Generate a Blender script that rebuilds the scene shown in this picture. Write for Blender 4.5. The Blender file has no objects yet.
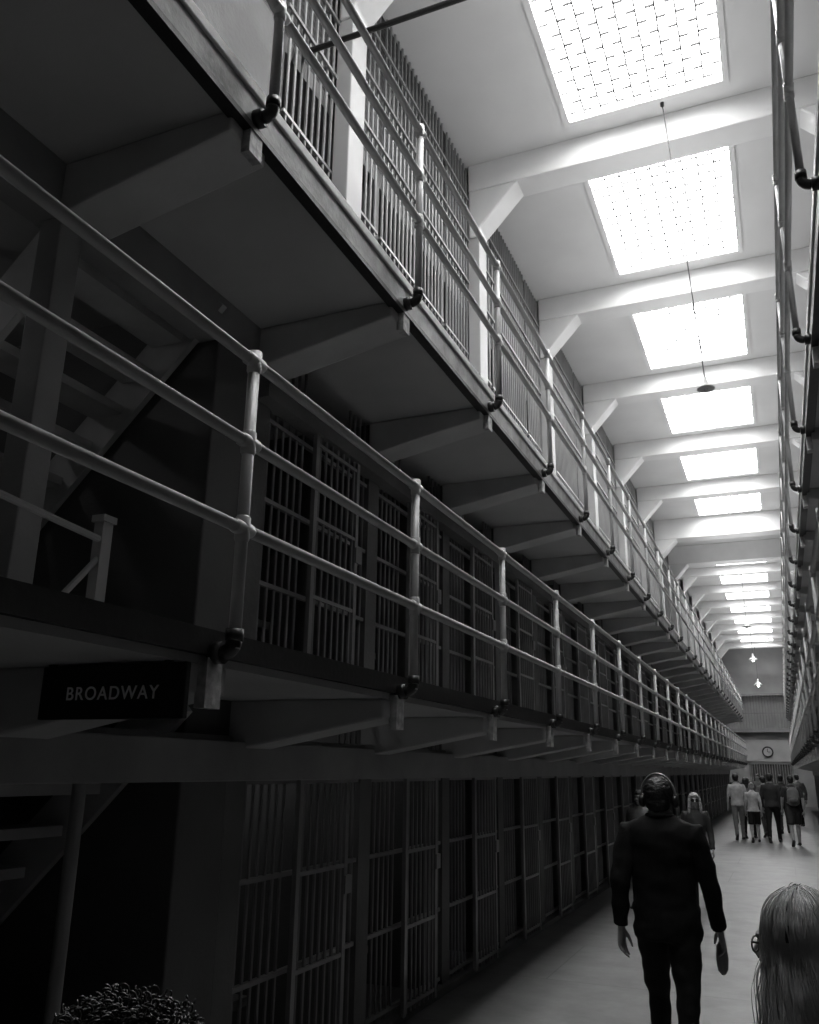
import bpy, math, random
from mathutils import Vector, Matrix, noise
random.seed(7)
scene = bpy.context.scene
COL = scene.collection

# ------------------------------------------------------------------ materials
def mat(name, g, rough=0.6, var=0.25, scale=3.0, bump=0.0, metal=0.0, bscale=30.0, spec=0.5):
    m = bpy.data.materials.new(name); m.use_nodes = True
    nt = m.node_tree; N = nt.nodes; L = nt.links
    b = N["Principled BSDF"]
    tc = N.new("ShaderNodeTexCoord")
    n = N.new("ShaderNodeTexNoise"); n.inputs["Scale"].default_value = scale; n.inputs["Detail"].default_value = 6
    r = N.new("ShaderNodeValToRGB")
    lo = g*(1-var); hi = min(.95, g*(1+var))
    r.color_ramp.elements[0].position = .3; r.color_ramp.elements[1].position = .7
    r.color_ramp.elements[0].color = (lo, lo, lo, 1); r.color_ramp.elements[1].color = (hi, hi, hi, 1)
    L.new(tc.outputs["Object"], n.inputs["Vector"]); L.new(n.outputs["Fac"], r.inputs["Fac"])
    L.new(r.outputs["Color"], b.inputs["Base Color"])
    b.inputs["Roughness"].default_value = rough; b.inputs["Metallic"].default_value = metal
    b.inputs["Specular IOR Level"].default_value = spec
    if bump > 0:
        n2 = N.new("ShaderNodeTexNoise"); n2.inputs["Scale"].default_value = bscale; n2.inputs["Detail"].default_value = 5
        bp = N.new("ShaderNodeBump"); bp.inputs["Strength"].default_value = bump; bp.inputs["Distance"].default_value = .02
        L.new(tc.outputs["Object"], n2.inputs["Vector"]); L.new(n2.outputs["Fac"], bp.inputs["Height"])
        L.new(bp.outputs["Normal"], b.inputs["Normal"])
    return m

def emis(name, s, g=1.0):
    m = bpy.data.materials.new(name); m.use_nodes = True
    b = m.node_tree.nodes["Principled BSDF"]
    b.inputs["Base Color"].default_value = (.8, .8, .8, 1)
    b.inputs["Emission Color"].default_value = (g, g, g, 1)
    b.inputs["Emission Strength"].default_value = s
    return m

def brickmat(name, c1, c2, cm, w, h, mortar=.02, rough=.7, swap=None, bump=.3, spec=.5, nlo=.7, nhi=1.25, nsc=1.7):
    m = bpy.data.materials.new(name); m.use_nodes = True
    nt = m.node_tree; N = nt.nodes; L = nt.links; b = N["Principled BSDF"]
    tc = N.new("ShaderNodeTexCoord"); sep = N.new("ShaderNodeSeparateXYZ"); cmb = N.new("ShaderNodeCombineXYZ")
    L.new(tc.outputs["Object"], sep.inputs[0])
    a, c = swap or ("X", "Y")
    L.new(sep.outputs[a], cmb.inputs["X"]); L.new(sep.outputs[c], cmb.inputs["Y"])
    br = N.new("ShaderNodeTexBrick")
    br.inputs["Scale"].default_value = 1; br.inputs["Brick Width"].default_value = w; br.inputs["Row Height"].default_value = h
    br.inputs["Mortar Size"].default_value = mortar
    br.inputs["Color1"].default_value = (c1,)*3+(1,); br.inputs["Color2"].default_value = (c2,)*3+(1,); br.inputs["Mortar"].default_value = (cm,)*3+(1,)
    L.new(cmb.outputs[0], br.inputs["Vector"])
    n = N.new("ShaderNodeTexNoise"); n.inputs["Scale"].default_value = nsc; n.inputs["Detail"].default_value = 10; n.inputs["Roughness"].default_value = .68
    L.new(tc.outputs["Object"], n.inputs["Vector"])
    mr = N.new("ShaderNodeMapRange"); mr.inputs["From Min"].default_value = .3; mr.inputs["From Max"].default_value = .7
    mr.inputs["To Min"].default_value = nlo; mr.inputs["To Max"].default_value = nhi
    L.new(n.outputs["Fac"], mr.inputs["Value"])
    mx = N.new("ShaderNodeMix"); mx.data_type = 'RGBA'; mx.blend_type = 'MULTIPLY'; mx.inputs["Factor"].default_value = 1
    L.new(br.outputs["Color"], mx.inputs["A"]); L.new(mr.outputs[0], mx.inputs["B"])
    L.new(mx.outputs["Result"], b.inputs["Base Color"])
    b.inputs["Roughness"].default_value = rough; b.inputs["Specular IOR Level"].default_value = spec
    bp = N.new("ShaderNodeBump"); bp.inputs["Strength"].default_value = bump; bp.inputs["Distance"].default_value = .01
    L.new(n.outputs["Fac"], bp.inputs["Height"]); L.new(bp.outputs["Normal"], b.inputs["Normal"])
    return m

M_floor = brickmat("floor_concrete", .145, .155, .10, 2.1, 1.62, .008, .45, bump=.3, spec=.45, nlo=.7, nhi=1.3, nsc=2.6)
M_ceil = mat("ceiling_paint", .72, .7, .05, 1.2)
M_beam = mat("beam_paint", .76, .65, .05, 2)
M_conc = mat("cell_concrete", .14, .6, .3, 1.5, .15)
M_pier = mat("pier_paint", .11, .5, .2, 1.5, .1)
M_under = mat("deck_underside_paint", .46, .55, .12, 1.3, .08)
M_brkt = mat("bracket_paint", .50, .5, .15, 2, .1)
M_lint = mat("lintel_paint", .30, .45, .2, 2, .1)
M_tread = mat("tread_paint", .5, .5, .2, 3, .1)
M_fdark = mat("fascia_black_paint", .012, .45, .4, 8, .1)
M_flight = mat("fascia_worn_paint", .22, .5, .45, 7, .15)
M_kerb = mat("kerb_paint", .68, .45, .12, 6, .05)
M_deck = mat("deck_top", .3, .6, .3, 3, .1)
M_bar = mat("cell_bar_paint", .25, .38, .2, 3)
M_rail = mat("rail_paint", .46, .32, .12, 6, .05)
M_elbow = mat("elbow_iron", .03, .35, .4, 20, .2)
M_plate = mat("plate_rust", .42, .5, .4, 25, .3)
M_pil = mat("pilaster_paint", .46, .5, .1, 2)
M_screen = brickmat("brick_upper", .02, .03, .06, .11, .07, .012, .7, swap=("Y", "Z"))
M_dark = mat("dark_wall", .06, .6, .3, 1.5, .1)
M_wallfar = mat("far_wall_paint", .35, .6, .15, 1)
M_glass = emis("skylight_glass", 15.5)
M_munt = mat("muntin_steel", .50, .5, .1, 3)
M_black = mat("black_enamel", .01, .35, .2, 5)
M_white = mat("white_letter", .9, .6, .02, 5)
M_sign = mat("sign_board", .010, .4, .3, 5)
M_bulb = emis("bulb_glow", 14)
M_steel = mat("galvanised", .5, .5, .2, 6)
# people
M_skin = mat("skin", .27, .5, .08, 12, .05, bscale=80)
M_skind = mat("skin_dark", .13, .5, .08, 12)
M_jack = mat("jacket_wool", .008, .85, .3, 30, .3, bscale=300, spec=.2)
M_jean = mat("jeans_denim", .008, .8, .35, 14, .2, bscale=200, spec=.2)
M_hairk = mat("hair_dark", .010, .45, .4, 40, .4, bscale=120)
M_hairc = mat("hair_curls", .022, .4, .4, 30)
M_blonde = mat("hair_blonde", .52, .5, .35, 18)
M_blonde2 = mat("hair_blonde_root", .25, .6, .3, 25)
M_shoe = mat("shoe_leather", .015, .35, .2, 10)
M_shirtL = mat("shirt_light", .33, .8, .15, 14)
M_shirtM = mat("shirt_mid", .10, .8, .2, 14)
M_shirtD = mat("shirt_dark", .018, .8, .2, 14)
M_eye = mat("eye_white", .5, .2, .02, 5)
M_plast = mat("black_plastic", .015, .3, .2, 10)
M_plastg = mat("grey_plastic", .22, .35, .1, 10)

# ------------------------------------------------------------------ mesh builder
class MB:
    def __init__(s): s.v = []; s.f = []
    def add(s, vs, fs):
        o = len(s.v); s.v += [tuple(v) for v in vs]; s.f += [tuple(i+o for i in f) for f in fs]
    def box(s, x0, x1, y0, y1, z0, z1):
        x0, x1 = min(x0, x1), max(x0, x1); y0, y1 = min(y0, y1), max(y0, y1); z0, z1 = min(z0, z1), max(z0, z1)
        s.add([(x0,y0,z0),(x1,y0,z0),(x1,y1,z0),(x0,y1,z0),(x0,y0,z1),(x1,y0,z1),(x1,y1,z1),(x0,y1,z1)],
              [(0,3,2,1),(4,5,6,7),(0,1,5,4),(1,2,6,5),(2,3,7,6),(3,0,4,7)])
    def prism(s, poly, y0, y1):   # polygon in XZ extruded in Y
        n = len(poly)
        vs = [(p[0], y0, p[1]) for p in poly]+[(p[0], y1, p[1]) for p in poly]
        fs = [tuple(range(n)), tuple(range(2*n-1, n-1, -1))]
        fs += [(i, i+n, (i+1) % n+n, (i+1) % n) for i in range(n)]
        s.add(vs, fs)
    def obox(s, c, ax, ay, az):  # oriented box with half-vectors
        c = Vector(c); ax = Vector(ax); ay = Vector(ay); az = Vector(az)
        vs = [c+i*ax+j*ay+k*az for k in (-1, 1) for (i, j) in ((-1,-1),(1,-1),(1,1),(-1,1))]
        s.add(vs, [(0,3,2,1),(4,5,6,7),(0,1,5,4),(1,2,6,5),(2,3,7,6),(3,0,4,7)])
    def tube(s, pts, radii, n=8, ref=None, flat=1.0, caps=True):
        pts = [Vector(p) for p in pts]
        if not hasattr(radii, '__len__'): radii = [radii]*len(pts)
        o = len(s.v); prevu = None
        for i, p in enumerate(pts):
            if i == 0: d = pts[1]-p
            elif i == len(pts)-1: d = p-pts[i-1]
            else: d = (pts[i+1]-p).normalized()+(p-pts[i-1]).normalized()
            if d.length < 1e-9: d = Vector((0, 0, 1))
            d.normalize()
            if prevu is None:
                r = Vector(ref) if ref else (Vector((1, 0, 0)) if abs(d.x) < .9 else Vector((0, 1, 0)))
            else: r = prevu
            u = (r-d*r.dot(d)).normalized(); prevu = u; w = d.cross(u)
            rr = radii[i]
            ru, rv = rr if hasattr(rr, '__len__') else (rr, rr*flat)
            for k in range(n):
                a = 2*math.pi*k/n
                s.v.append(tuple(p+u*ru*math.cos(a)+w*rv*math.sin(a)))
        for i in range(len(pts)-1):
            for k in range(n):
                a = o+i*n+k; b = o+i*n+(k+1) % n
                s.f.append((a, b, b+n, a+n))
        if caps:
            s.f.append(tuple(o+k for k in range(n-1, -1, -1)))
            e = o+(len(pts)-1)*n
            s.f.append(tuple(e+k for k in range(n)))
    def ell(s, c, r, nu=16, nv=12, rot=None):
        c = Vector(c); vs = []; fs = []
        R = rot or Matrix.Identity(3)
        vs.append(c+R@Vector((0, 0, r[2])))
        for i in range(1, nv):
            t = math.pi*i/nv
            for k in range(nu):
                a = 2*math.pi*k/nu
                vs.append(c+R@Vector((r[0]*math.sin(t)*math.cos(a), r[1]*math.sin(t)*math.sin(a), r[2]*math.cos(t))))
        vs.append(c-R@Vector((0, 0, r[2])))
        for k in range(nu): fs.append((0, 1+k, 1+(k+1) % nu))
        for i in range(nv-2):
            for k in range(nu):
                a = 1+i*nu+k; b = 1+i*nu+(k+1) % nu
                fs.append((a, a+nu, b+nu, b))
        e = len(vs)-1
        for k in range(nu): fs.append((e, e-nu+(k+1) % nu, e-nu+k))
        s.add(vs, fs)
    def torus(s, c, R, r, axis='Z', n=24, m=8, a0=0, a1=2*math.pi, sx=1, sy=1):
        pts = []
        cnt = n+1
        for i in range(cnt):
            a = a0+(a1-a0)*i/n
            x, y = R*sx*math.cos(a), R*sy*math.sin(a)
            if axis == 'Z': pts.append((c[0]+x, c[1]+y, c[2]))
            elif axis == 'Y': pts.append((c[0]+x, c[1], c[2]+y))
            else: pts.append((c[0], c[1]+x, c[2]+y))
        s.tube(pts, r, m, ref={'Z': (0,0,1), 'Y': (0,1,0), 'X': (1,0,0)}[axis])
    def mesh(s, name):
        me = bpy.data.meshes.new(name); me.from_pydata(s.v, [], s.f); me.update(); return me
    def obj(s, name, m, parent=None, smooth=False, bevel=0):
        me = s.mesh(name); me.materials.append(m)
        ob = bpy.data.objects.new(name, me); COL.objects.link(ob)
        if smooth:
            for p in me.polygons: p.use_smooth = len(p.vertices) <= 4
        if bevel:
            b = ob.modifiers.new("bevel", 'BEVEL'); b.width = bevel; b.segments = 2; b.limit_method = 'ANGLE'
        if parent: ob.parent = parent
        return ob

def empty(name, loc=(0, 0, 0), rz=0):
    e = bpy.data.objects.new(name, None); e.location = loc; e.rotation_euler = (0, 0, rz)
    e.empty_display_size = .2; COL.objects.link(e); return e

# ------------------------------------------------------------------ dimensions
EYE = 1.75
XL, XR = -2.75, 1.41          # cell fronts
EL, ER = -1.80, .43           # deck edges
PL, PR = -1.72, .35           # rail planes
D2, D3, ROOF, CEIL = 2.175, 4.49, 6.70, 8.60
MOD = 1.62
Y0, YEND, YW, YB = -4.0, 49.46, 53.0, -4.6
DEPTH = 2.4

# floor / walls
b = MB(); b.box(-5.3, 3.9, YB, YW, -.2, 0); b.obj("floor", M_floor)
b = MB(); b.box(-5.5, -5.3, YB, YW, 0, CEIL+.5); b.obj("wall_left", M_dark)
b = MB(); b.box(3.9, 4.1, YB, YW, 0, CEIL+.5); b.obj("wall_right", M_dark)
b = MB(); b.box(-5.3, 3.9, YB-.2, YB, 0, CEIL+.5); b.obj("wall_back", M_dark)
b = MB(); b.box(-5.3, 3.9, YW, YW+.2, 0, CEIL+.5); b.obj("wall_far", M_wallfar)

# skylights & ceiling
SX0, SX1 = -1.47, .12
sk = [6.6+3.24*k for k in range(-1, 14) if k != 6]
SL = 1.16
c = MB(); G = .05
c.box(-5.3, SX0-G, YB, YW, CEIL, CEIL+.12); c.box(SX1+G, 3.9, YB, YW, CEIL, CEIL+.12)
ys = [YB]
for y in sk: ys += [y-SL-G, y+SL+G]
ys.append(YW)
for i in range(0, len(ys), 2): c.box(SX0-G, SX1+G, ys[i], ys[i+1], CEIL, CEIL+.12)
c.obj("ceiling", M_ceil)
for i, y in enumerate(sk):
    e = empty("window_%d" % (i+1))
    w = MB()
    for (a0, a1, b0, b1) in ((SX0-.06, SX0, y-SL-.06, y+SL+.06), (SX1, SX1+.06, y-SL-.06, y+SL+.06), (SX0, SX1, y-SL-.06, y-SL), (SX0, SX1, y+SL, y+SL+.06)):
        w.box(a0, a1, b0, b1, CEIL-.035, CEIL+.16)
    w.obj("curb_frame", M_beam, e)
    g = MB(); g.box(SX0, SX1, y-SL, y+SL, CEIL+.03, CEIL+.045); g.obj("glass_pane", M_glass, e)
    mt = MB(); nL = 9; nT = 15
    for k in range(1, nL):
        x = SX0+(SX1-SX0)*k/nL; mt.box(x-.009, x+.009, y-SL, y+SL, CEIL+.008, CEIL+.03)
    for r in range(nT):
        yy = y-SL+2*SL*(r+.5)/nT
        for k in range(nL):
            xa = SX0+(SX1-SX0)*(k+.5+.25*((r % 2)*2-1))/nL
            mt.box(xa-.044, xa+.044, yy-.015, yy+.015, CEIL+.008, CEIL+.03)
    mt.obj("muntins", M_munt, e)

# ceiling beams with haunches
bm_ = MB()
beamY = [4.98+3.24*k for k in range(-2, 15)]
for y in beamY:
    big = abs(y-(4.98+3.24*6.5)) < 1.7
    hw, dp = (.17, .36)
    if y > 29: hw, dp = .15, .30
    if big: hw, dp = .24, .58
    zb = CEIL-dp
    bm_.box(XL, XR, y-hw, y+hw, zb, CEIL)
    for (xw, s) in ((XL, 1), (XR, -1)):
        bm_.prism([(xw, zb-.62), (xw+s*.13, zb-.62), (xw+s*.13, zb-.50), (xw+s*.60, zb+.01), (xw, zb+.01)], y-hw+.02, y+hw-.02)
bm_.obj("ceiling_beam", M_beam, bevel=.015)

# ------------------------------------------------------------------ cell blocks
def block(side):
    s = 1 if side == 'L' else -1
    xf = XL if s == 1 else XR
    edge = EL if s == 1 else ER
    ystart = 4.10 if s == 1 else 2.2-MOD*4
    nmod = 28 if s == 1 else 33
    yend = ystart+nmod*MOD
    xb = xf-s*DEPTH
    root = empty("cell_block")
    conc = MB(); bars = MB(); lint = MB(); und = MB(); brk = MB(); fd = MB(); fl = MB(); pl = MB(); top = MB(); pil = MB(); scr = MB(); kb = MB(); pier = MB()
    floors = [0, D2, D3]; tops = [D2-.09, D3-.14, ROOF]
    conc.box(xb, xb-s*.12, Y0, yend, 0, ROOF+.15)
    for t in range(3):
        z0, z1 = floors[t], tops[t]
        for m in range(nmod+1):
            y = ystart+m*MOD
            if t == 2: conc.box(xf-s*.05, xb, y-.05, y+.05, z0, z1)
            else: conc.box(xf, xb, y-.09, y+.09, z0, z1)
        for m in range(nmod):
            gp = .09 if t < 2 else .03
            ya = ystart+m*MOD+gp; yb = ya+MOD-2*gp
            n = 17
            d0, d1 = 6, 12
            for k in range(n):
                y = ya+(k+.5)*(yb-ya)/n
                door = d0 <= k <= d1 and t < 2
                xx = xf+s*(.06 if door else -.03)
                bars.tube([(xx, y, z0+.05), (xx, y, (z0+1.72 if door else (CEIL-.02 if t == 2 else z1)))], .0115 if t < 2 else .013, 6, caps=False)
            dy0 = ya+d0*(yb-ya)/n-.01; dy1 = ya+(d1+1)*(yb-ya)/n+.01
            if t < 2:
              for yy in (dy0, dy1):
                bars.box(xf+s*.045, xf+s*.075, yy-.022, yy+.022, z0+.04, z0+1.72)
            for zz in (z0+.10, z0+.62, z0+1.14, z0+1.66):
                if t < 2: bars.box(xf+s*.05, xf+s*.072, dy0, dy1, zz-.012, zz+.012)
                bars.box(xf-s*.045, xf-s*.015, ya, yb, zz-.013, zz+.013)
            if t < 2: bars.box(xf+s*.04, xf+s*.085, dy1-.02, dy1+.07, z0+.97, z0+1.08)
            # bunk and shelf inside each cell
            conc.box(xb, xf-s*.25, ya, ya+.55, z0+.42, z0+.47)
            conc.box(xb, xb+s*.25, ya+.6, yb, z0+1.3, z0+1.33)
        ls = Y0 if (t == 0 and s == 1) else ystart-.09
        if t == 0:
            lint.box(xf-s*.02, xf+s*.12, ls, yend, z0+1.67, z0+1.87)
            lint.box(xf-s*.02, xf+s*.04, ls, yend, z0+1.87, z0+1.90)
        elif t == 1:
            conc.box(xf-s*.02, xf+s*.10, ls, yend, z0+1.72, z0+1.88)
        conc.box(xf-s*.06, xf+s*.05, ystart, yend, z0, z0+.06)
    for zz in (ROOF+.35, ROOF+.9, ROOF+1.45):
        bars.box(xf-s*.018, xf-s*.002, ystart, yend, zz-.015, zz+.015)
    # decks
    for t, D in ((1, D2), (2, D3)):
        th = .09 if t == 1 else .14
        xin = edge-s*.03
        und.box(xin, xb, Y0, yend, D-th, D-.012)
        top.box(xin, xf, Y0, yend, D-.012, D)
        f = fd if t == 1 else fl
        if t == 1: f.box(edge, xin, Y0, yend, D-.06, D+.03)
        else:
            f.box(edge, xin, Y0, yend, D-.15, D+.0)
            kb.box(edge+s*.012, edge-s*.05, Y0, yend, D, D+.06)
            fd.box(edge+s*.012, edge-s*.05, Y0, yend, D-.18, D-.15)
        py = 2.49 if s == 1 else 2.2
        k = -4
        while py+k*MOD < yend:
            y = py+k*MOD; k += 1
            if y < Y0+.2: continue
            z_ = D-th
            brk.prism([(xf, z_), (edge-s*.03, z_), (edge-s*.03, z_-.10), (edge-s*.20, z_-.13), (xf, z_-.27)], y-.13, y+.13)
            pl.box(edge-s*.035, edge+s*.008, y-.045, y+.045, z_-.15, z_+(.02 if t == 1 else -.03))
    # roof slab and brick wall over the top tier
    conc.box(xf-s*.06, xb, Y0, yend, ROOF, ROOF+.15)
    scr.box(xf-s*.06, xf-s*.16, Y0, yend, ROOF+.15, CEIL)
    for y in beamY:
        if y > yend: continue
        pil.box(xf-s*.02, xf+s*.12, y-.13, y+.13, D3, CEIL-.36)
    if s == 1:
        # solid pier + stair well fronts
        pier.box(xf+.01, xb, 3.60, 4.0, 0, D2-.09)
        pier.box(xf+.01, xb, 3.60, 4.0, D2, D3-.14)
        pil.box(xf+.02, xf-.16, 2.38, 2.54, D3, ROOF)
        lint.box(xf+.03, xf-.10, 2.38, 2.51, D2, D3-.14)
        lint.box(xf+.03, xf-.15, .2, 4.1, D3-.40, D3-.14)
        conc.box(xf, xf-.16, 2.68, 4.05, D3, ROOF)
        conc.box(xf, xf-.16, Y0, .4, 0, ROOF)
        for yy in (1.75, 2.9):
            lint.tube([(xf+.03, yy, 0), (xf+.03, yy, 1.7)], .03, 10)
        pier.obj("stairwell_pier", M_pier, root, bevel=.01)
    conc.obj("concrete_shell", M_conc, root)
    bars.obj("cell_bars", M_bar, root)
    lint.obj("door_gear_housing", M_lint, root, bevel=.006)
    und.obj("deck_slabs", M_under, root)
    top.obj("deck_surface", M_deck, root)
    brk.obj("deck_brackets", M_brkt, root, bevel=.012)
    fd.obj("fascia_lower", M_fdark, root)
    fl.obj("fascia_upper", M_flight, root)
    kb.obj("deck_kerb", M_kerb, root, bevel=.008)
    pl.obj("bracket_plates", M_plate, root)
    pil.obj("pilasters", M_pil, root, bevel=.01)
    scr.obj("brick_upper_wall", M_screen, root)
    # railings
    px = PL if s == 1 else PR
    for D in (D2, D3):
        rr = empty("walkway_railing")
        r = MB(); el = MB()
        rails = [2.57, 2.902, 3.234] if D == D2 else [4.94, 5.272, 5.604]
        R_ = .0225 if s == 1 else .019
        q_ = R_/.0225
        for z in rails:
            r.tube([(px, Y0, z), (px, yend, z)], R_, 10)
        py = (2.49 if s == 1 else 2.2); k = -4
        while py+k*MOD < yend:
            y = py+k*MOD; k += 1
            if y < Y0+.1: continue
            r.tube([(px, y, D-.04), (px, y, rails[-1])], R_, 10)
            for z in rails:
                r.tube([(px, y, z-.05), (px, y, z-.04), (px, y, z+.04), (px, y, z+.05 if z != rails[-1] else z+.034)], [.0235*q_, .028*q_, .028*q_, .02*q_], 10)
                r.tube([(px, y-.055, z), (px, y-.045, z), (px, y+.045, z), (px, y+.055, z)], [.0235*q_, .028*q_, .028*q_, .0235*q_], 10)
            dd = .06 if D == D3 else .01
            el.tube([(px, y, D-dd+.04), (px, y, D-dd)], .032*q_, 10)
            q = []
            for a in range(0, 7):
                t_ = math.pi/2*a/6
                q.append((px-s*.04*(1-math.cos(t_)), y, D-dd-.04*math.sin(t_)))
            el.tube(q, .028*q_, 10)
            el.tube([(px-s*.04, y, D-dd-.04), (edge-s*.01, y, D-dd-.04)], .04*q_, 10)
        r.obj("rails_and_posts", M_rail, rr, smooth=True)
        el.obj("elbow_fittings", M_elbow, rr, smooth=True)
    return root
block('L'); block('R')

# ------------------------------------------------------------------ staircases in the left stairwell (climbing towards the corridor)
def stair(z0, ztop, x_bot, x_top, ya, yb, n):
    e = empty("staircase")
    t = MB(); st = MB(); h = MB()
    rise = (ztop-z0)/n; run = (x_top-x_bot)/n
    for i in range(n):
        x = x_bot+run*i; z = z0+rise*(i+1)
        t.box(x, x+run+.02, ya, yb, z-.05, z)
    d = Vector((x_top-x_bot, 0, ztop-z0)); dn = d.normalized(); nrm = Vector((-dn.z, 0, dn.x))
    for y in (ya, yb):
        c_ = Vector(((x_bot+x_top)/2, y, (z0+ztop)/2+.03))
        st.obox(c_, d/2, (0, .02, 0), nrm*.13)
    for y in (ya+.03,):
        h.tube([(x_bot, y, z0+.95), (x_bot+d.x*.62, y, z0+.95+d.z*.62)], .02, 8)
        for j in range(3):
            f = .02+.28*j
            h.tube([(x_bot+d.x*f, y, z0+d.z*f+.05), (x_bot+d.x*f, y, z0+d.z*f+.95)], .018, 8)
    t.obj("treads", M_tread, e); st.obj("stringers", M_tread, e); h.obj("handrail", M_rail, e)
    return e
stair(D2, D3-.16, -4.9, -2.78, 2.60, 3.56, 11)
stair(0, D2-.11, -4.9, -2.78, 2.60, 3.56, 10)
e = empty("stair_gate")
g = MB()
g.box(-2.66, -2.61, 2.74, 2.80, D2, D2+.60)
g.box(-2.67, -2.60, 2.73, 2.81, D2+.58, D2+.61)
g.tube([(-2.63, 2.77, D2+.50), (-2.63, 2.05, D2+.56)], .016, 8)
g.tube([(-2.63, 2.77, D2+.44), (-2.63, 2.40, D2+.02)], .014, 8)
g.obj("newel_and_rails", M_pil, e)

# ------------------------------------------------------------------ sign
e = empty("hanging_sign")
g = MB(); g.box(-2.41, -1.785, 2.325, 2.35, 1.893, 2.078); g.obj("board", M_sign, e, bevel=.004)
g = MB()
for x in (-2.38, -1.87): g.box(x-.012, x+.012, 2.33, 2.35, 2.07, 2.10)
g.obj("hangers", M_black, e)
cu = bpy.data.curves.new("sign_text", 'FONT'); cu.body = "BROADWAY"; cu.align_x = 'CENTER'; cu.align_y = 'CENTER'
cu.size = .064; cu.space_character = 1.15; cu.extrude = .001; cu.offset = .0006
to = bpy.data.objects.new("tmp", cu); COL.objects.link(to)
me = bpy.data.meshes.new_from_object(to.evaluated_get(bpy.context.evaluated_depsgraph_get()))
bpy.data.objects.remove(to)
me.materials.append(M_white)
to = bpy.data.objects.new("lettering", me); COL.objects.link(to)
to.rotation_euler = (math.pi/2, 0, 0); to.location = (-2.09, 2.3235, 1.978); to.parent = e

# ------------------------------------------------------------------ tie rod, pendant lamp
g = MB(); g.tube([(XL, 4.34, 6.83), (XR, 4.34, 6.83)], .022, 10)
g.tube([(XL, 4.34, 6.83), (XL+.03, 4.34, 6.83)], .06, 12); g.tube([(XR-.03, 4.34, 6.83), (XR, 4.34, 6.83)], .06, 12)
g.obj("cross_pipe", M_elbow)
def pendant(name, x, y, z, ztop, sc=1.0, glow=False, lean=(0, 0)):
    e = empty(name)
    g = MB(); g.tube([(x+lean[0], y+lean[1], ztop), (x+lean[0]*.45, y+lean[1]*.45, (z+ztop)/2), (x, y, z+.1*sc)], .0055, 6)
    g.tube([(x+lean[0], y+lean[1], ztop), (x+lean[0], y+lean[1], ztop-.04)], .02, 12)
    g.obj("cable", M_elbow, e)
    g = MB(); g.tube([(x, y, z+.20*sc), (x, y, z+.12*sc), (x, y, z+.08*sc), (x, y, z), (x, y, z-.01*sc)],
                     [.02*sc, .03*sc, .055*sc, .14*sc, .145*sc], 20)
    g.obj("shade", M_steel, e, smooth=True)
    g = MB(); g.ell((x, y, z-.03*sc), (.035*sc, .035*sc, .045*sc), 12, 8); g.obj("bulb", M_bulb if glow else M_eye, e, smooth=True)
pendant("pendant_lamp", -.33, 7.98, 5.28, 8.6, .58, lean=(-.165, -.10))
pendant("pendant_lamp", -.7, 30.9, 6.5, 8.3, 1.0)
pendant("pendant_lamp", -.85, 43.86, 6.9, 8.3, 1.4, True)
pendant("pendant_lamp", -.85, 50.34, 6.3, 8.3, 1.6, True)

# added fill lamps that lift the shadows in the first cells and the stairwell
def fill_lamp(x, y, z, watts):
    e = empty("added_fill_lamp")
    g = MB(); g.tube([(x, y, z), (x, y, z-.03)], .05, 16); g.obj("fill_lamp_base", M_steel, e)
    g = MB(); g.ell((x, y, z-.05), (.035, .035, .03), 12, 8); g.obj("fill_lamp_globe", M_eye, e, True)
    li = bpy.data.lights.new("fill_lamp_light", 'POINT'); li.energy = watts; li.shadow_soft_size = .05
    lo = bpy.data.objects.new("fill_lamp_light", li); COL.objects.link(lo); lo.location = (x, y, z-.16); lo.parent = e
fill_lamp(-3.7, 4.92, D2-.09, 1.6)
fill_lamp(-3.7, 6.54, D2-.09, .8)
fill_lamp(-4.3, 2.0, D3-.14, 2.0)

# ------------------------------------------------------------------ far wall furniture
e = empty("gun_gallery")
YG = YW-.03
g = MB()
g.box(-4.5, 3, YG-.5, YG, 3.9, 4.1); g.box(-4.5, 3, YG-.5, YG, 5.9, 6.0)
for i in range(50): g.tube([(-4.4+i*.15, YG-.5, 4.1), (-4.4+i*.15, YG-.5, 5.9)], .02, 6, caps=False)
g.box(-4.5, 3, YG-.53, YG-.48, 4.9, 4.95)
for x in (-4.4, -2.9, 1.5, 2.9): g.box(x-.06, x+.06, YG-.5, YG-.38, 0, 3.9)
g.obj("gallery_bars", M_bar, e)
g = MB(); g.box(-2.6, 1.3, YG-.12, YG, 2.35, 3.5); g.obj("trim_1", M_pil)
e = empty("wall_clock")
g = MB(); g.tube([(-.76, YG-.2, 2.85), (-.76, YG-.12, 2.85)], .30, 24); g.obj("clock_case", M_black, e)
g = MB(); g.tube([(-.76, YG-.21, 2.85), (-.76, YG-.2, 2.85)], .22, 24); g.obj("clock_dial", M_steel, e)
g = MB(); g.box(-.775, -.745, YG-.22, YG-.21, 2.85, 3.03); g.box(-.76, -.63, YG-.22, YG-.21, 2.835, 2.865); g.obj("clock_hands", M_black, e)
e = empty("door_1")
g = MB(); g.box(-1.75, .4, YG-.06, YG, 0, 2.25); g.obj("door_leaf", M_dark, e)
g = MB()
for i in range(16): g.tube([(-1.65+i*.13, YG-.09, 0), (-1.65+i*.13, YG-.09, 2.2)], .018, 6)
g.box(-1.8, -1.7, YG-.12, YG, 0, 2.3); g.box(.35, .45, YG-.12, YG, 0, 2.3); g.box(-1.8, .45, YG-.12, YG, 2.2, 2.3)
g.obj("door_bars", M_bar, e)

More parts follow.
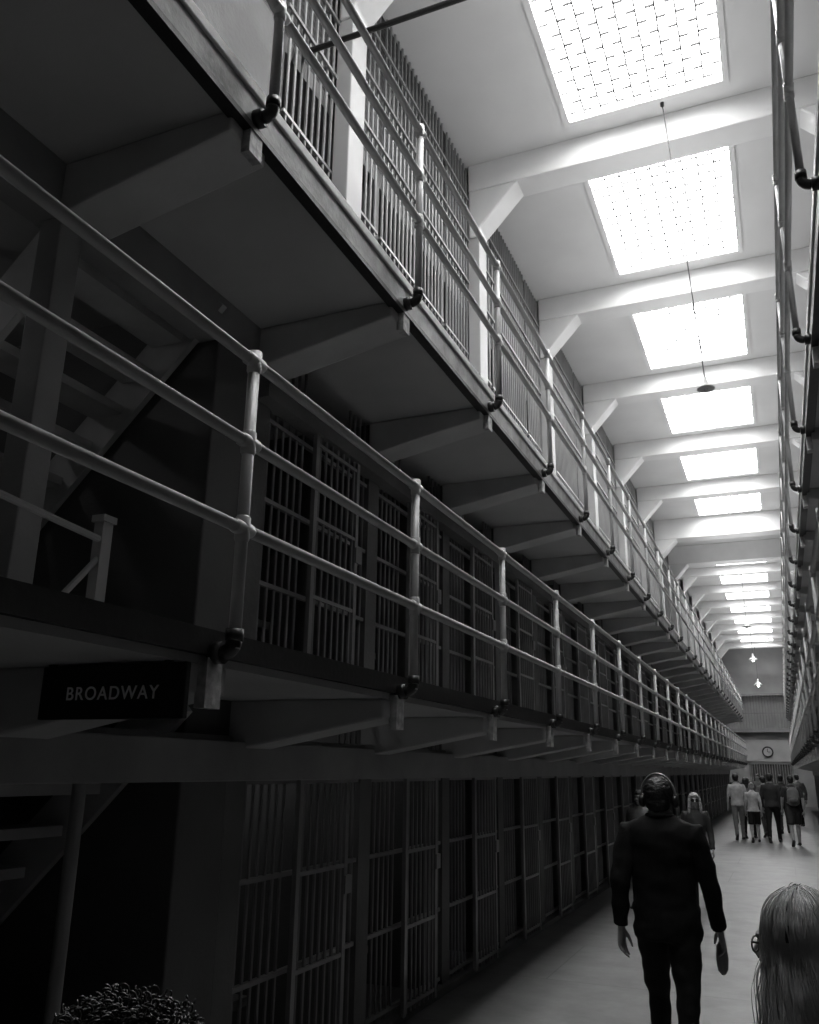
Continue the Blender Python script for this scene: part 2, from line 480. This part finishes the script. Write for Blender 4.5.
# ------------------------------------------------------------------ people
def remesh(mb, voxel, it=4, disp=0.0, dscale=8.0, dz=(0, 9)):
    me = mb.mesh("tmp"); ob = bpy.data.objects.new("tmp", me); COL.objects.link(ob)
    r = ob.modifiers.new("r", 'REMESH'); r.mode = 'VOXEL'; r.voxel_size = voxel
    if it:
        s = ob.modifiers.new("s", 'SMOOTH'); s.factor = .5; s.iterations = it
    dg = bpy.context.evaluated_depsgraph_get(); dg.update()
    out = bpy.data.meshes.new_from_object(ob.evaluated_get(dg))
    bpy.data.objects.remove(ob)
    if disp:
        nr = [v.normal.copy() for v in out.vertices]
        for v, n_ in zip(out.vertices, nr):
            p = v.co
            if dz[0] < p.z < dz[1]:
                a = noise.noise(Vector((p.x*dscale, p.y*dscale, p.z*dscale*1.8)))
                b_ = 1-abs(noise.noise(Vector((p.x*dscale*.7+5, p.y*dscale*.7, p.z*dscale*1.3))))*2
                v.co = p+n_*disp*(a+b_*.6)
    for p in out.polygons: p.use_smooth = True
    return out
def put(me, name, mats, parent, fn=None):
    me.materials.clear()
    for m in mats: me.materials.append(m)
    if fn:
        for p in me.polygons: p.material_index = fn(p.center)
    ob = bpy.data.objects.new(name, me); COL.objects.link(ob); ob.parent = parent; return ob

def lerp(a, b, t): return Vector(a)*(1-t)+Vector(b)*t

def hand(mb, wrist, d, w, n, sc=1.0, curl=.35):
    wrist = Vector(wrist); d = Vector(d).normalized(); w = Vector(w); w = (w-d*w.dot(d)).normalized()
    n = Vector(n); n = (n-d*n.dot(d)-w*n.dot(w)).normalized()
    mb.tube([wrist-d*.05*sc, wrist, wrist+d*.03*sc, wrist+d*.065*sc, wrist+d*.095*sc, wrist+d*.105*sc],
            [(.027*sc, .021*sc), (.028*sc, .02*sc), (.035*sc, .018*sc), (.041*sc, .017*sc), (.041*sc, .014*sc), (.036*sc, .009*sc)], 14, ref=w)
    for i, (o, l) in enumerate(((.031, .072), (.0105, .081), (-.0105, .075), (-.031, .058))):
        p = wrist+d*(.088-.004*abs(i-1))*sc+w*o*sc
        dirv = (d+w*o*1.6).normalized(); pts = [p-dirv*.02*sc, p]
        ang = curl*(.6+.15*i)
        for j, fr in enumerate((.46, .3, .24)):
            rot = Matrix.Rotation(ang*(1 if j else .6), 3, d.cross(n))
            dirv = (rot@dirv).normalized()
            pts.append(pts[-1]+dirv*l*fr*sc)
        mb.tube(pts, [.0085*sc, .0092*sc, .0086*sc, .0078*sc, .0062*sc], 10)
        mb.ell(pts[-1], (.0064*sc,)*3, 8, 6)
    p = wrist+d*.022*sc+w*.022*sc+n*.004*sc
    q1 = p+(d*.75+w*.62+n*.25).normalized()*.042*sc
    q2 = q1+(d*.92+w*.3+n*.3).normalized()*.033*sc
    q3 = q2+(d*.98+w*.05+n*.35).normalized()*.026*sc
    mb.tube([p, q1, q2, q3], [.014*sc, .0115*sc, .0098*sc, .007*sc], 10); mb.ell(q3, (.007*sc,)*3, 8, 6)

def head_mesh(voxel, c):
    h = MB(); x, y, z = c
    h.ell((x, y-.012, z+.022), (.076, .095, .098)); h.ell((x, y+.018, z-.02), (.066, .072, .085))
    h.ell((x, y+.035, z-.068), (.047, .05, .042)); h.ell((x, y+.066, z-.088), (.02, .018, .016))
    h.tube([(x, y+.085, z+.018), (x, y+.098, z-.008), (x, y+.107, z-.026)], [.008, .011, .014], 8)
    h.ell((x-.011, y+.093, z-.03), (.009, .01, .008)); h.ell((x+.011, y+.093, z-.03), (.009, .01, .008))
    h.ell((x, y+.080, z+.026), (.05, .018, .012))
    h.ell((x, y+.084, z-.054), (.024, .012, .006)); h.ell((x, y+.083, z-.064), (.021, .012, .007))
    for s in (-1, 1):
        h.ell((x+s*.043, y+.062, z-.025), (.02, .02, .018))
        h.ell((x+s*.077, y-.004, z-.008), (.01, .021, .033), 10, 8, Matrix.Rotation(s*.35, 3, 'Z'))
    h.tube([(x, y-.03, z-.20), (x, y-.022, z-.13), (x, y-.012, z-.06)], [.062, .056, .056], 14)
    return remesh(h, voxel, 3)

def person(name, pos, heading, H=1.75, stride=.2, top=None, bottom=None, hair=None, skin=None, long_sleeve=True,
           shorts=False, female=False, hairstyle='short', vox=.016, hem=.93, arm=(0, 0), backpack=False, phones=False,
           headturn=0, stride_side=1, main=False):
    root = empty(name, pos, heading)
    sc = H/1.75; root.scale = (sc, sc, sc)
    sw = .9 if female else 1.0
    bd = MB()
    st = stride*stride_side
    # torso
    if main:
        prof = [(hem-.01, .192, .135), (hem+.04, .196, .137), (.98, .19, .132), (1.07, .178, .122), (1.16, .18, .124), (1.26, .19, .13),
                (1.35, .202, .128), (1.42, .205, .112), (1.455, .185, .09), (1.485, .12, .075), (1.505, .072, .066), (1.53, .062, .06)]
    else:
        prof = [(hem-.01, .178, .128), (hem+.04, .182, .13), (.98, .176, .128), (1.07, .158 if female else .168, .115), (1.16, .158 if female else .172, .118), (1.26, .178, .125),
            (1.35, .19, .122), (1.415, .188, .105), (1.455, .155, .085), (1.485, .09, .07), (1.52, .062, .06)]
    bd.tube([(0, (-.012 if z > 1.3 else 0), z) for z, _, _ in prof], [(a*sw, c_) for _, a, c_ in prof], 24, ref=(1, 0, 0))
    bd.ell((0, -.01, .93), (.165*sw, .122, .12))
    hips = {}
    for s in (-1, 1):
        f = st*s
        aw = arm[0] if s < 0 else arm[1]
        shx = .197 if main else .178
        sh = Vector((s*shx*sw, -.012, 1.405 if main else 1.415))
        elb = Vector((s*(.245+aw*.3)*sw, -.03-f*.25, 1.125)); wr = Vector((s*(.25+aw)*sw, .03-f*.45, .885))
        bd.tube([sh+Vector((-s*.06, 0, .0)), sh, lerp(sh, elb, .3), lerp(sh, elb, .7), elb, lerp(elb, wr, .3), lerp(elb, wr, .75), wr],
                [(.05, .05), (.069, .064), (.064, .062), (.056, .056), (.053, .053), (.051, .052), (.042, .044), (.04, .042)] if long_sleeve else
                [(.05, .05), (.062, .06), (.058, .058), (.046, .046), (.04, .04), (.041, .041), (.03, .03), (.025, .027)], 14)
        # legs
        hip = Vector((s*.092, 0, .93)); kn = Vector((s*.098, f*.55+.035*abs(1), .50))
        lift = .05 if f < 0 else 0
        an = Vector((s*.1, f, .09+lift))
        lr = [.098, .092, .078, .062, .058, .056, .05, .05] if not shorts else [.1, .098, .09, .058, .052, .056, .04, .036]
        bd.tube([hip, lerp(hip, kn, .25), lerp(hip, kn, .65), kn, lerp(kn, an, .12), lerp(kn, an, .35), lerp(kn, an, .8), an+Vector((0, 0, -.03))], lr, 16)
        if shorts:
            bd.tube([hip, lerp(hip, kn, .5), lerp(hip, kn, .92)], [.105, .1, .095], 16)
        hips[s] = an
        # shoe
        shoe = MB(); a = an; pitch = -.5 if lift else 0
        R = Matrix.Rotation(pitch, 3, 'X')
        pts = [(-.075, -.035, .028, .022), (-.06, -.03, .037, .04), (0, -.025, .04, .055), (.06, -.045, .044, .036), (.12, -.055, .047, .028), (.17, -.062, .038, .02), (.19, -.066, .02, .012)]
        shoe.tube([a+R@Vector((0, p[0], p[1])) for p in pts], [(p[2], p[3]) for p in pts], 12, ref=(1, 0, 0))
        put(remesh(shoe, max(.008, vox*.5), 1), "shoe_%s" % ('l' if s < 0 else 'r'), [M_shoe], root)
        # hand
        hm = MB(); d = (wr-elb).normalized()
        hand(hm, wr+d*.012, d, (-s*.35, 1, 0), (-s, -.25, 0), 1.0 if not female else .92, .45)
        put(remesh(hm, .0038 if main else .0065, 1), "hand_%s" % ('l' if s < 0 else 'r'), [skin], root)
        hips['w%d' % s] = wr+d*.17
    me = remesh(bd, vox, 3 if vox > .012 else 5, disp=(.009 if main else 0.004), dscale=7)
    def fn(c):
        rad_arm = abs(c.x) > .205*sw
        if c.z > 1.505: return 2
        if not long_sleeve and rad_arm and c.z < 1.2: return 2
        if c.z > hem-.02 or (rad_arm and c.z > .8): return 0
        if shorts and c.z < .53: return 2
        return 1
    put(me, "clothed_body", [top, bottom, skin], root, fn)
    hr = empty("head_pivot"); hr.parent = root; hr.rotation_euler = (0, 0, headturn)
    if main:
        hr.scale = (1.07, 1.07, 1.03); hr.location = (0, 0, -.078)
    hc = (0, .012, 1.625)
    put(head_mesh(.005 if vox < .012 else .009, hc), "head", [skin], hr)
    x, y, z = hc
    ey = MB()
    for s in (-1, 1): ey.ell((x+s*.031, y+.078, z+.008), (.012, .01, .008), 10, 8)
    ey.obj("eyes", M_eye, hr, True)
    ey = MB()
    for s in (-1, 1): ey.ell((x+s*.031, y+.087, z+.008), (.005, .003, .005), 8, 6)
    ey.obj("pupils", M_black, hr, True)
    lp = MB(); lp.ell((x, y+.088, z-.058), (.021, .011, .007), 12, 8); lp.obj("lips", M_skind, hr, True)
    hb = MB()
    if hairstyle == 'short':
        hb.ell((x, y-.022, z+.034), (.083, .094, .094)); hb.ell((x, y-.05, z-.015), (.07, .06, .07))
        hb.ell((x, y+.02, z+.072), (.064, .062, .045))
        put(remesh(hb, .006, 2, disp=.004, dscale=45), "hair", [hair], hr)
    elif hairstyle == 'long':
        hb.ell((x, y-.022, z+.03), (.088, .1, .1)); hb.ell((x, y-.05, z-.03), (.085, .065, .11)); hb.ell((x, y+.022, z+.078), (.07, .07, .042))
        for s in (-1, 1):
            hb.tube([(x+s*.05, y+.055, z+.085), (x+s*.083, y+.045, z+.02), (x+s*.088, y+.035, z-.08), (x+s*.095, y+.04, z-.2)], [.02, .026, .03, .018], 10)
        hb.tube([(x, y-.05, z), (x, y-.065, z-.12), (x, y-.09, z-.22), (x, y-.10, z-.3)], [(.085, .05), (.09, .045), (.085, .035), (.05, .02)], 14, ref=(1, 0, 0))
        put(remesh(hb, .008, 2, disp=.006, dscale=30), "hair", [hair], hr)
    elif hairstyle == 'bun':
        hb.ell((x, y-.022, z+.034), (.083, .094, .094)); hb.ell((x, y-.05, z-.015), (.07, .06, .07)); hb.ell((x, y-.1, z+.08), (.04, .04, .04))
        hb.ell((x, y+.02, z+.072), (.064, .062, .045))
        put(remesh(hb, .008, 2), "hair", [hair], hr)
    if phones:
        p = MB()
        pts = []
        for i in range(25):
            a = math.pi*i/24
            pts.append((x+.096*math.cos(a), y-.025, z+.01+.131*math.sin(a)))
        p.tube(pts, [(.013, .006)]*25, 8, ref=(0, 1, 0))
        p.obj("headphone_band", M_plastg, hr, True)
        p = MB()
        for s in (-1, 1):
            p.tube([(x+s*.076, y-.012, z-.012), (x+s*.086, y-.012, z-.012), (x+s*.104, y-.012, z-.012), (x+s*.110, y-.012, z-.012)], [.030, .040, .037, .026], 18)
        p.obj("headphone_cups", M_plast, hr, True)
    if backpack:
        p = MB(); p.tube([(0, -.13, 1.02), (0, -.18, 1.06), (0, -.2, 1.2), (0, -.18, 1.36), (0, -.13, 1.44)], [(.1, .05), (.15, .08), (.155, .09), (.14, .075), (.08, .04)], 16, ref=(1, 0, 0))
        p.ell((0, -.26, 1.13), (.11, .05, .08))
        for s in (-1, 1): p.tube([(s*.1, -.12, 1.42), (s*.11, .0, 1.475), (s*.12, .11, 1.38), (s*.13, .115, 1.2), (s*.15, .0, 1.08), (s*.12, -.12, 1.06)], (.018), 8)
        put(remesh(p, .01, 2), "backpack", [M_shirtM], root)
    return root, hr, hips

# main walking man
man, mh, hp = person("walking_man", (-.72, 5.6, 0), math.radians(-2), 1.745, .2, M_jack, M_jean, M_hairk, M_skin, vox=.0095, hem=.83,
             arm=(.005, .025), phones=True, main=True, headturn=math.radians(-4), stride_side=-1)
hpt = hp['w1']
cl = MB()
ox, oy, oz = hpt.x-.02, hpt.y+.005, hpt.z+.02
cl.tube([(ox+.005, oy, oz+.06), (ox, oy, oz+.03), (ox, oy, oz-.04), (ox, oy, oz-.10), (ox, oy, oz-.125)], [(.012, .010), (.035, .012), (.044, .013), (.036, .012), (.012, .008)], 14, ref=(.75, .65, 0))
put(remesh(cl, .004, 2), "audio_guide", [M_plastg], man)
cb = MB(); cb.torus((0, -.012, 1.50), .07, .014, 'Z', 24, 8, 0, 2*math.pi, 1.06, 1.0)
cb.obj("collar", M_jack, man, True)

# mid-distance couple
wsg, wh, _ = person("woman_in_sunglasses", (-1.2, 13.0, 0), math.pi+.2, 1.47, .1, M_shirtD, M_jean, M_blonde2, M_skin, female=True, hairstyle='long', vox=.011)
g = MB()
for s in (-1, 1):
    g.tube([(s*.033, .098, 1.632), (s*.033, .108, 1.632)], [(.029), (.027)], 14)
    g.tube([(s*.055, .1, 1.636), (s*.078, .02, 1.636)], .004, 6)
g.tube([(-.012, .103, 1.638), (.012, .103, 1.638)], .004, 6)
g.obj("sunglasses", M_black, wsg)
person("visitor", (-1.88, 12.6, 0), math.pi*.9, 1.50, .1, M_shirtM, M_jean, M_hairk, M_skind)
# distant group
person("visitor", (-1.27, 26.0, 0), 0.2, 1.72, .12, M_shirtL, M_shirtM, M_hairk, M_skin, long_sleeve=False)
person("visitor", (-1.05, 26.8, 0), -.3, 1.62, .12, M_shirtM, M_jean, M_hairk, M_skin, female=True, hairstyle='long')
person("visitor", (-.86, 25.3, 0), .1, 1.5, .15, M_shirtL, M_jean, M_blonde2, M_skin, long_sleeve=False, shorts=True, female=True, hairstyle='bun')
person("visitor", (-.62, 27.5, 0), .5, 1.66, .1, M_shirtM, M_shirtD, M_hairk, M_skin, female=True)
person("visitor", (-.40, 25.4, 0), -.1, 1.74, .2, M_shirtD, M_jean, M_hairk, M_skin)
person("visitor", (.10, 24.6, 0), .15, 1.70, .18, M_shirtD, M_shirtD, M_hairk, M_skin, shorts=True, backpack=True, long_sleeve=False)
person("visitor", (-.15, 29.5, 0), 0, 1.7, .1, M_shirtD, M_shirtD, M_hairk, M_skind)
person("visitor", (-1.6, 33.0, 0), .3, 1.7, .1, M_shirtD, M_jean, M_hairk, M_skind)
person("visitor", (.35, 33.5, 0), .4, 1.72, .1, M_shirtM, M_jean, M_hairk, M_skin)
person("visitor", (-1.0, 37.0, 0), 2.6, 1.7, .1, M_shirtM, M_jean, M_hairk, M_skin)

# blonde woman in the foreground
bw, bh, _ = person("blonde_woman", (-.005, 2.25, 0), math.radians(72), 1.485, .06, M_jack, M_jean, M_blonde, M_skin, female=True, hairstyle=None, vox=.011)
hc = Vector((0, .012, 1.625))
shell = MB(); shell.ell(hc+Vector((0, -.022, .03)), (.084, .096, .098)); shell.ell(hc+Vector((0, -.05, -.03)), (.078, .06, .1)); shell.ell(hc+Vector((0, .018, .075)), (.062, .06, .043))
shell.tube([hc+Vector((0, -.05, -.02)), hc+Vector((0, -.065, -.12)), hc+Vector((0, -.085, -.22))], [(.08, .05), (.085, .05), (.06, .03)], 14, ref=(1, 0, 0))
put(remesh(shell, .007, 2, disp=.005, dscale=30), "hair_base", [M_blonde2], bh)
st = MB()
def locks(st, nlock, per, length, rng, face=1.0):
    for L_ in range(nlock):
        azc = rng.uniform(face, 2*math.pi-face); sp = rng.uniform(.0010, .0045)
        ph = rng.uniform(0, 6.28); fr = rng.uniform(20, 34); am0 = rng.uniform(.004, .010)
        layer = rng.uniform(0, .022); Lc = length*rng.uniform(.85, 1.08); el0 = rng.uniform(.0, 1.5)
        for j_ in range(per):
            az = azc+rng.gauss(0, .13); el = min(1.52, el0+rng.gauss(0, .18))
            dx, dy = math.sin(az), math.cos(az)
            lay = layer+rng.uniform(0, .008); L = Lc*rng.uniform(.9, 1.08)
            ph_ = ph+rng.gauss(0, .45); thick = rng.uniform(.0009, .0015)
            off = Vector((rng.gauss(0, .0045), rng.gauss(0, .0045), 0))
            pts = []; a = el; s = 0; c0 = hc+Vector((0, -.018, .028)); step = .010
            rx, ry, rz = .086+lay, .098+lay, .100+lay
            while s < L:
                if a > -.25:
                    p = c0+Vector((dx*rx*math.cos(a), dy*ry*math.cos(a), rz*math.sin(a))); a -= step/.1
                else:
                    k_ = max(0, 1-(s/L)*.6)
                    p = p0+Vector((dx*sp*k_, dy*sp*k_-.0004, -step))
                p0 = p
                am = am0*min(1, s/.10)
                q = p+off+Vector((math.cos(fr*s+ph_)*am, math.sin(fr*s+ph_)*am, math.sin(fr*s*.8+ph_)*am*.5))
                pts.append(q); s += step
            m = len(pts)
            if m > 4: st.tube(pts, [thick*(.2 if j == 0 else 1 if j < m-5 else (m-j)/5*.9+.05) for j in range(m)], 4)
locks(st, 250, 22, .38, random.Random(3), 1.05)
st.obj("hair_strands", M_blonde, bh, True)
g = MB()
for s in (-1, 1):
    g.torus((s*.034, .106, 1.628), .024, .0024, 'Y', 18, 6, 0, 2*math.pi, 1.1, .8)
    g.tube([(s*.060, .106, 1.636), (s*.080, .07, 1.638), (s*.084, -.02, 1.630)], .0028, 6)
g.tube([(-.01, .108, 1.633), (.01, .108, 1.633)], .0026, 6)
g.obj("eyeglasses", M_black, bh, True)
g = MB(); g.torus((0, -.005, 1.640), .116, .006, 'Y', 22, 8, .1, math.pi-.1, 1.0, 1.15)
g.obj("headband", M_plast, bh, True)

# curly haired visitor, near left
cw, chd, _ = person("curly_haired_visitor", (-1.10, 1.36, 0), math.radians(10), 1.335, .05, M_shirtD, M_jean, M_hairc, M_skin, female=True, hairstyle=None, vox=.012)
shell = MB(); shell.ell(hc+Vector((0, -.02, .035)), (.145, .135, .105)); shell.ell(hc+Vector((0, -.05, -.04)), (.14, .09, .11))
put(remesh(shell, .009, 1, disp=.008, dscale=22), "hair_base", [M_hairk], chd)
cu_ = MB(); rng = random.Random(5)
for i in range(1500):
    az = rng.uniform(.75, 2*math.pi-.75); el = math.asin(rng.uniform(-.45, 1))
    nrm = Vector((math.sin(az)*math.cos(el), math.cos(az)*math.cos(el), math.sin(el)))
    lump = 1+.10*noise.noise(nrm*4)+rng.uniform(-.02, .06)
    base = hc+Vector((0, -.022, .03))+Vector((nrm.x*.160, nrm.y*.138, nrm.z*.108))*lump
    t1 = nrm.orthogonal().normalized(); t2 = nrm.cross(t1); ph = rng.uniform(0, 6.28); rr = rng.uniform(.005, .011)
    ax = (nrm*.5+Vector((rng.uniform(-1, 1), rng.uniform(-1, 1), rng.uniform(-1, .6)))).normalized()
    pts = [base+ax*(.003*j)+(t1*math.cos(j*.75+ph)+nrm*math.sin(j*.75+ph))*rr for j in range(14)]
    cu_.tube(pts, .0027, 5)
cu_.obj("hair_curls", M_hairc, chd, True)

# ------------------------------------------------------------------ lights
for i in range(8):  # added fill, no fixtures: stands in for light scattered from the skylights
    y = 4.0+i*6.5
    li = bpy.data.lights.new("scatter_fill", 'AREA'); li.shape = 'RECTANGLE'; li.size = 1.7; li.size_y = 6.3; li.energy = 35
    lo = bpy.data.objects.new("scatter_fill", li); COL.objects.link(lo)
    lo.location = (-.6, y, 7.0); lo.rotation_euler = (math.pi, 0, 0)

# ------------------------------------------------------------------ world, camera
w = bpy.data.worlds.new("world"); scene.world = w; w.use_nodes = True
w.node_tree.nodes["Background"].inputs[0].default_value = (.5, .5, .5, 1)
w.node_tree.nodes["Background"].inputs[1].default_value = .05
cam = bpy.data.cameras.new("camera"); cam.lens = 29.88; cam.sensor_width = 36; cam.clip_start = .05; cam.clip_end = 200
co = bpy.data.objects.new("camera", cam); COL.objects.link(co)
zc = Vector((.3762, -.8807, -.2880)).normalized()
xc = Vector((.9212, .3890, .0137)); xc = (xc-zc*xc.dot(zc)).normalized()
yc = zc.cross(xc)
m = Matrix((xc, yc, zc)).transposed().to_4x4(); m.translation = Vector((0, 0, EYE))
co.matrix_world = m
scene.camera = co
scene.view_settings.view_transform = 'Standard'
